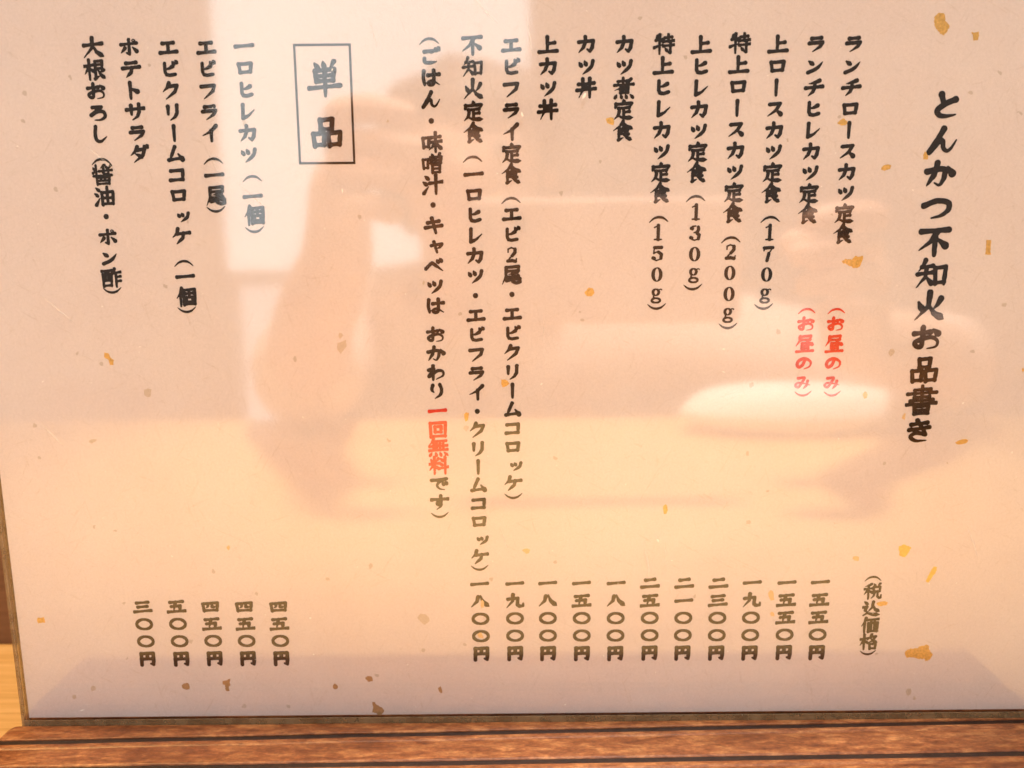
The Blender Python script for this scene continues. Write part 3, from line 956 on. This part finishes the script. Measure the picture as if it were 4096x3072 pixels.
rs = random.Random(5)
MATS = {'g': M_GOLD, 'p': M_GOLD_PALE, 'y': M_GOLD_YELLOW, 'b': M_GOLD_BROWN, 't': M_BARK, 'w': M_GOLD_PALE}
LEAF = {   # a few large leaves have outlines of their own (unit square, z up)
    (117.3, 20.2): [(-.5, .05), (-.38, .24), (-.1, .3), (.22, .5), (.33, .46), (.36, .2), (.5, -.1), (.34, -.5), (.24, -.34), (-.05, -.28), (-.42, -.2)],
    (90.5, 133.6): [(-.5, .1), (-.3, .3), (.0, .18), (.12, .5), (.5, .48), (.46, .05), (.36, -.4), (.1, -.5), (-.2, -.22), (-.42, -.12)],
    (109.4, 193.6): [(-.5, .3), (-.2, .5), (.12, .45), (.28, .1), (.5, -.05), (.42, -.3), (.2, -.5), (-.05, -.42), (-.2, -.3), (-.38, -.1)],
    (-41.7, 3.2): [(-.45, .5), (-.3, .5), (-.05, .25), (.3, .1), (.5, -.15), (.15, -.5), (-.2, -.3), (-.5, -.25), (-.4, .1)],
    (-112.2, 108.7): [(-.4, .5), (.0, .42), (.12, .15), (.5, -.1), (.4, -.5), (.02, -.48), (-.05, -.1), (-.48, .15)],
    (-86.3, 11.1): [(-.5, .3), (-.1, .35), (.5, .5), (.35, .2), (.45, .0), (.25, -.1), (.25, -.5), (-.2, -.45), (-.22, .0), (-.5, .05)],
    (110.8, 51.9): [(-.5, .3), (-.1, .5), (.5, .25), (.35, -.1), (.1, -.5), (-.35, -.4), (-.42, .0)],
    (126.6, 137.2): [(-.4, .5), (.4, .48), (.35, .0), (.5, -.5), (-.4, -.46), (-.3, .0)],
    (-139.4, 31.8): [(-.45, .1), (-.3, .45), (.1, .38), (.45, .5), (.48, -.4), (.1, -.36), (-.35, -.5)],
    (119.1, 44.6): [(.1, .5), (.5, .45), (.4, .1), (.05, -.2), (-.2, -.5), (-.5, -.42), (-.3, -.05), (-.1, .2)],
}


def torn(poly, amount):
    """break every edge of a fleck into short ragged pieces"""
    out = []
    n = len(poly)
    for i in range(n):
        a, b_ = Vector(poly[i]), Vector(poly[(i + 1) % n])
        L = (b_ - a).length
        out.append(tuple(a))
        m_ = max(2, min(6, int(L / (0.35 * MM))))
        for q in range(1, m_):
            p = a.lerp(b_, q / m_)
            out.append((p.x + rs.uniform(-amount, amount) * MM, p.y, p.z + rs.uniform(-amount, amount) * MM))
    return out


bark = []
for x, z, w, h, k in FL:
    y = -0.00012 if k == 'w' else -0.00004
    if (x, z) in LEAF:
        poly = [((x + a * w) * MM, y, (z + b * h) * MM) for a, b in LEAF[(x, z)]]
    else:
        poly = blob(x, z, w, h, y, 7, 0.36, rs.uniform(-0.3, 0.3), rs)
    poly = torn(poly, 0.035 * (w + h) / 2 + 0.02)
    if k == 't':
        bark.append(poly)
    else:
        fleck_mesh('gold_leaf', [poly], MATS[k], card)
fleck_mesh('bark_flecks', bark, M_BARK, card)['kind'] = 'stuff'

# ------------------------------------------------------------------ what the acrylic mirrors: the counter in front, the photographer, a window
def soft_block(name, cx, cy, cz, sx, sy, sz, mat, power=3.0, wob=0.05, seed=1):
    bm = bmesh.new()
    bmesh.ops.create_icosphere(bm, subdivisions=4, radius=1.0)
    r = random.Random(seed)
    ph = [r.uniform(0, 6) for _ in range(6)]
    for v in bm.verts:
        c = v.co
        s = (abs(c.x) ** power + abs(c.y) ** power + abs(c.z) ** power) ** (-1 / power)
        q = c * s * (1 + wob * (math.sin(5 * c.x + ph[0]) + math.sin(7 * c.y + ph[1]) + math.sin(6 * c.z + ph[2])) / 3)
        v.co = (cx + q.x * sx, cy + q.y * sy, cz + max(q.z, -1.0) * sz)
    return bm_object(name, bm, mat, None, True)


tag(soft_block('hand_towel', 0.253, -0.485, -0.0035, 0.098, 0.036, 0.0215, M_TOWEL, 3.2, 0.10, 4), 'rolled white hand towel lying on the counter in front of the menu', 'towel')

win = empty('window', (0, -1.9, 0.1))
tag(win, 'bright daylit window behind the photographer, mirrored in the acrylic', 'window')
put(bm_object('pane', box_bm(-0.78, 0.04, -1.91, -1.90, 0.10, 1.20), M_WINDOW, win))
put(bm_object('pane', box_bm(-0.75, -0.60, -1.91, -1.90, -0.36, 0.06), M_STREAK_PANE, win))  # lower glowing pane added to mirror as a bright streak in the acrylic
for x0, x1, z0, z1 in ((-0.82, -0.78, 0.06, 1.24), (0.04, 0.08, 0.06, 1.24), (-0.60, 0.04, 0.06, 0.10), (-0.78, 0.04, 1.20, 1.24)):
    put(bm_object('frame', box_bm(x0, x1, -1.92, -1.89, z0, z1), M_FRAME, win))

phone = empty('phone', (0.06, -0.268, 0.13))
tag(phone, 'rose coloured phone held up in front of the menu by the photographer', 'phone')
put(bm_object('phone_case', box_bm(-0.028, 0.138, -0.272, -0.264, 0.094, 0.170, 0.0035, 4), M_PHONE, phone))
bm = bmesh.new()
bmesh.ops.create_cone(bm, cap_ends=True, segments=32, radius1=0.0055, radius2=0.0055, depth=0.0012, matrix=Matrix.Translation((0.002, -0.2635, 0.155)) @ Matrix.Rotation(math.pi / 2, 4, 'X'))
put(bm_object('lens', bm, M_LENS, phone))


def skin_mesh(name, chains, mat, levels=2):
    """chains: lists of (x, y, z, radius) or an index into the first chains' points to branch from"""
    verts, edges, rad, roots = [], [], [], []
    names = {}
    for ch in chains:
        prev = None
        for p in ch:
            if isinstance(p, str):
                prev = names[p]
                continue
            verts.append(p[:3])
            rad.append(p[3] if isinstance(p[3], tuple) else (p[3], p[3]))
            i = len(verts) - 1
            if len(p) > 4:
                names[p[4]] = i
            if prev is None:
                roots.append(i)
            else:
                edges.append((prev, i))
            prev = i
    me = bpy.data.meshes.new(name)
    me.from_pydata(verts, edges, [])
    o = bpy.data.objects.new(name, me)
    COL.objects.link(o)
    me.materials.append(mat)
    sk = o.modifiers.new('skin', 'SKIN')
    sk.use_smooth_shade = True
    layer = me.skin_vertices[0].data if me.skin_vertices else None
    if layer is None:
        return o
    for i, r in enumerate(rad):
        layer[i].radius = r
        layer[i].use_root = i in roots
    sub = o.modifiers.new('smooth', 'SUBSURF')
    sub.levels = levels
    sub.render_levels = levels
    return o


def hand(wx, wy, wz, side, fore):
    """palm beside the phone, four fingers across its back, thumb on its screen; side -1 left hand, +1 right hand"""
    s = -side
    bx0, by0, bz0 = (a + (c_ - a) * 0.42 for a, c_ in zip((wx, wy, wz), fore))
    ch = [[(bx0, by0, bz0, 0.029), (wx, wy, wz, 0.025), (wx + s * 0.004, wy + 0.022, wz + 0.030, (0.020, 0.030)), (wx + s * 0.010, wy + 0.036, wz + 0.052, (0.016, 0.030))]]
    for k, (dz, ln) in enumerate(((0.024, 0.054), (0.006, 0.060), (-0.012, 0.055), (-0.029, 0.044))):
        bx, by, bz = wx + s * 0.008, wy + 0.040, wz + 0.050 + dz
        ch.append([(bx, by - 0.012, bz, 0.0095), (bx + s * 0.006, by + 0.020, bz + 0.003, 0.0095), (bx + s * ln * 0.55, by + 0.030, bz + 0.004, 0.0088), (bx + s * ln, by + 0.026, bz - 0.002, 0.0075)])
    ch.append([(wx + s * 0.010, wy + 0.010, wz + 0.040, 0.012), (wx + s * 0.030, wy + 0.006, wz + 0.058, 0.0105), (wx + s * 0.052, wy + 0.012, wz + 0.066, 0.009)])
    return ch


LW = (-0.116, -0.312, 0.140)
RW = (0.225, -0.312, 0.080)
body = [[(-0.03, -0.84, -0.16, 0.13), (-0.03, -0.80, -0.02, 0.125), (-0.035, -0.74, 0.045, (0.14, 0.10), 'chest'), (-0.04, -0.68, 0.095, 0.058), (-0.042, -0.635, 0.15, 0.055), (-0.045, -0.60, 0.20, (0.078, 0.088)), (-0.045, -0.592, 0.250, (0.080, 0.090)), (-0.045, -0.605, 0.290, 0.052)],
        ['chest', (-0.20, -0.72, 0.06, 0.062), (-0.215, -0.62, 0.01, 0.048), (-0.195, -0.49, 0.020, 0.042), (-0.158, -0.39, 0.085, 0.034), (*LW, 0.025)],
        ['chest', (0.13, -0.72, 0.06, 0.062), (0.30, -0.66, 0.02, 0.048), (0.415, -0.53, 0.024, 0.042), (0.330, -0.41, 0.055, 0.034), (*RW, 0.025)],
        [(-0.045, -0.512, 0.222, 0.014), (-0.045, -0.498, 0.205, 0.013)],
        [(-0.128, -0.600, 0.225, 0.010), (-0.130, -0.605, 0.200, 0.012)], [(0.038, -0.600, 0.225, 0.010), (0.040, -0.605, 0.200, 0.012)]]
body += hand(*LW, -1, (-0.158, -0.39, 0.085)) + hand(*RW, 1, (0.330, -0.41, 0.055))
person = skin_mesh('person', body, M_SKIN)
tag(person, 'person in a pale pink top holding up a phone, mirrored softly in the acrylic', 'person')
shirt = skin_mesh('shirt', [[(-0.03, -0.84, -0.16, 0.150), (-0.03, -0.80, -0.02, 0.145), (-0.035, -0.74, 0.045, (0.160, 0.118), 'chest'), (-0.04, -0.70, 0.085, 0.080)],
                            ['chest', (-0.20, -0.72, 0.06, 0.076), (-0.215, -0.62, 0.012, 0.060), (-0.195, -0.49, 0.028, 0.053), (-0.166, -0.408, 0.070, 0.045)],
                            ['chest', (0.13, -0.72, 0.06, 0.076), (0.30, -0.66, 0.022, 0.060), (0.415, -0.53, 0.028, 0.053), (0.348, -0.432, 0.050, 0.045)]], M_SHIRT)
shirt.parent = person
bm = bmesh.new()
bmesh.ops.create_icosphere(bm, subdivisions=4, radius=1.0)
r = random.Random(9)
for v in list(bm.verts):
    c = v.co.copy()
    k = 1 + 0.03 * math.sin(9 * c.x + 3 * c.z) + 0.02 * math.sin(17 * c.x - 8 * c.z)
    v.co = (-0.045 + c.x * 0.102 * k, -0.612 + c.y * 0.105 * k, 0.232 + c.z * 0.100 * k)
# open the cap over the face: keep what lies above the fringe, behind the ears
kill = [v for v in bm.verts if v.co.y > -0.585 and v.co.z < 0.262 or v.co.z < 0.155]
bmesh.ops.delete(bm, geom=kill, context='VERTS')
hair = bm_object('hair', bm, M_HAIR, None, True)
sol = hair.modifiers.new('thickness', 'SOLIDIFY')
sol.thickness = 0.012
hair.parent = person
for sx in (-1, 1):
    for nm, yy, rr, mt in (('eye', -0.5175, 0.008, M_LENS),):
        bm = bmesh.new()
        bmesh.ops.create_uvsphere(bm, u_segments=16, v_segments=8, radius=rr, matrix=Matrix.Translation((-0.045 + sx * 0.032, yy, 0.232)))
        bm_object(nm, bm, mt, person, True)
bm = bmesh.new()
bmesh.ops.create_uvsphere(bm, u_segments=16, v_segments=8, radius=1, matrix=Matrix.Translation((-0.045, -0.520, 0.176)) @ Matrix.Diagonal((0.022, 0.008, 0.006, 1)))
bm_object('lips', bm, plain('lips', (0.55, 0.22, 0.18), 0.5), person, True)
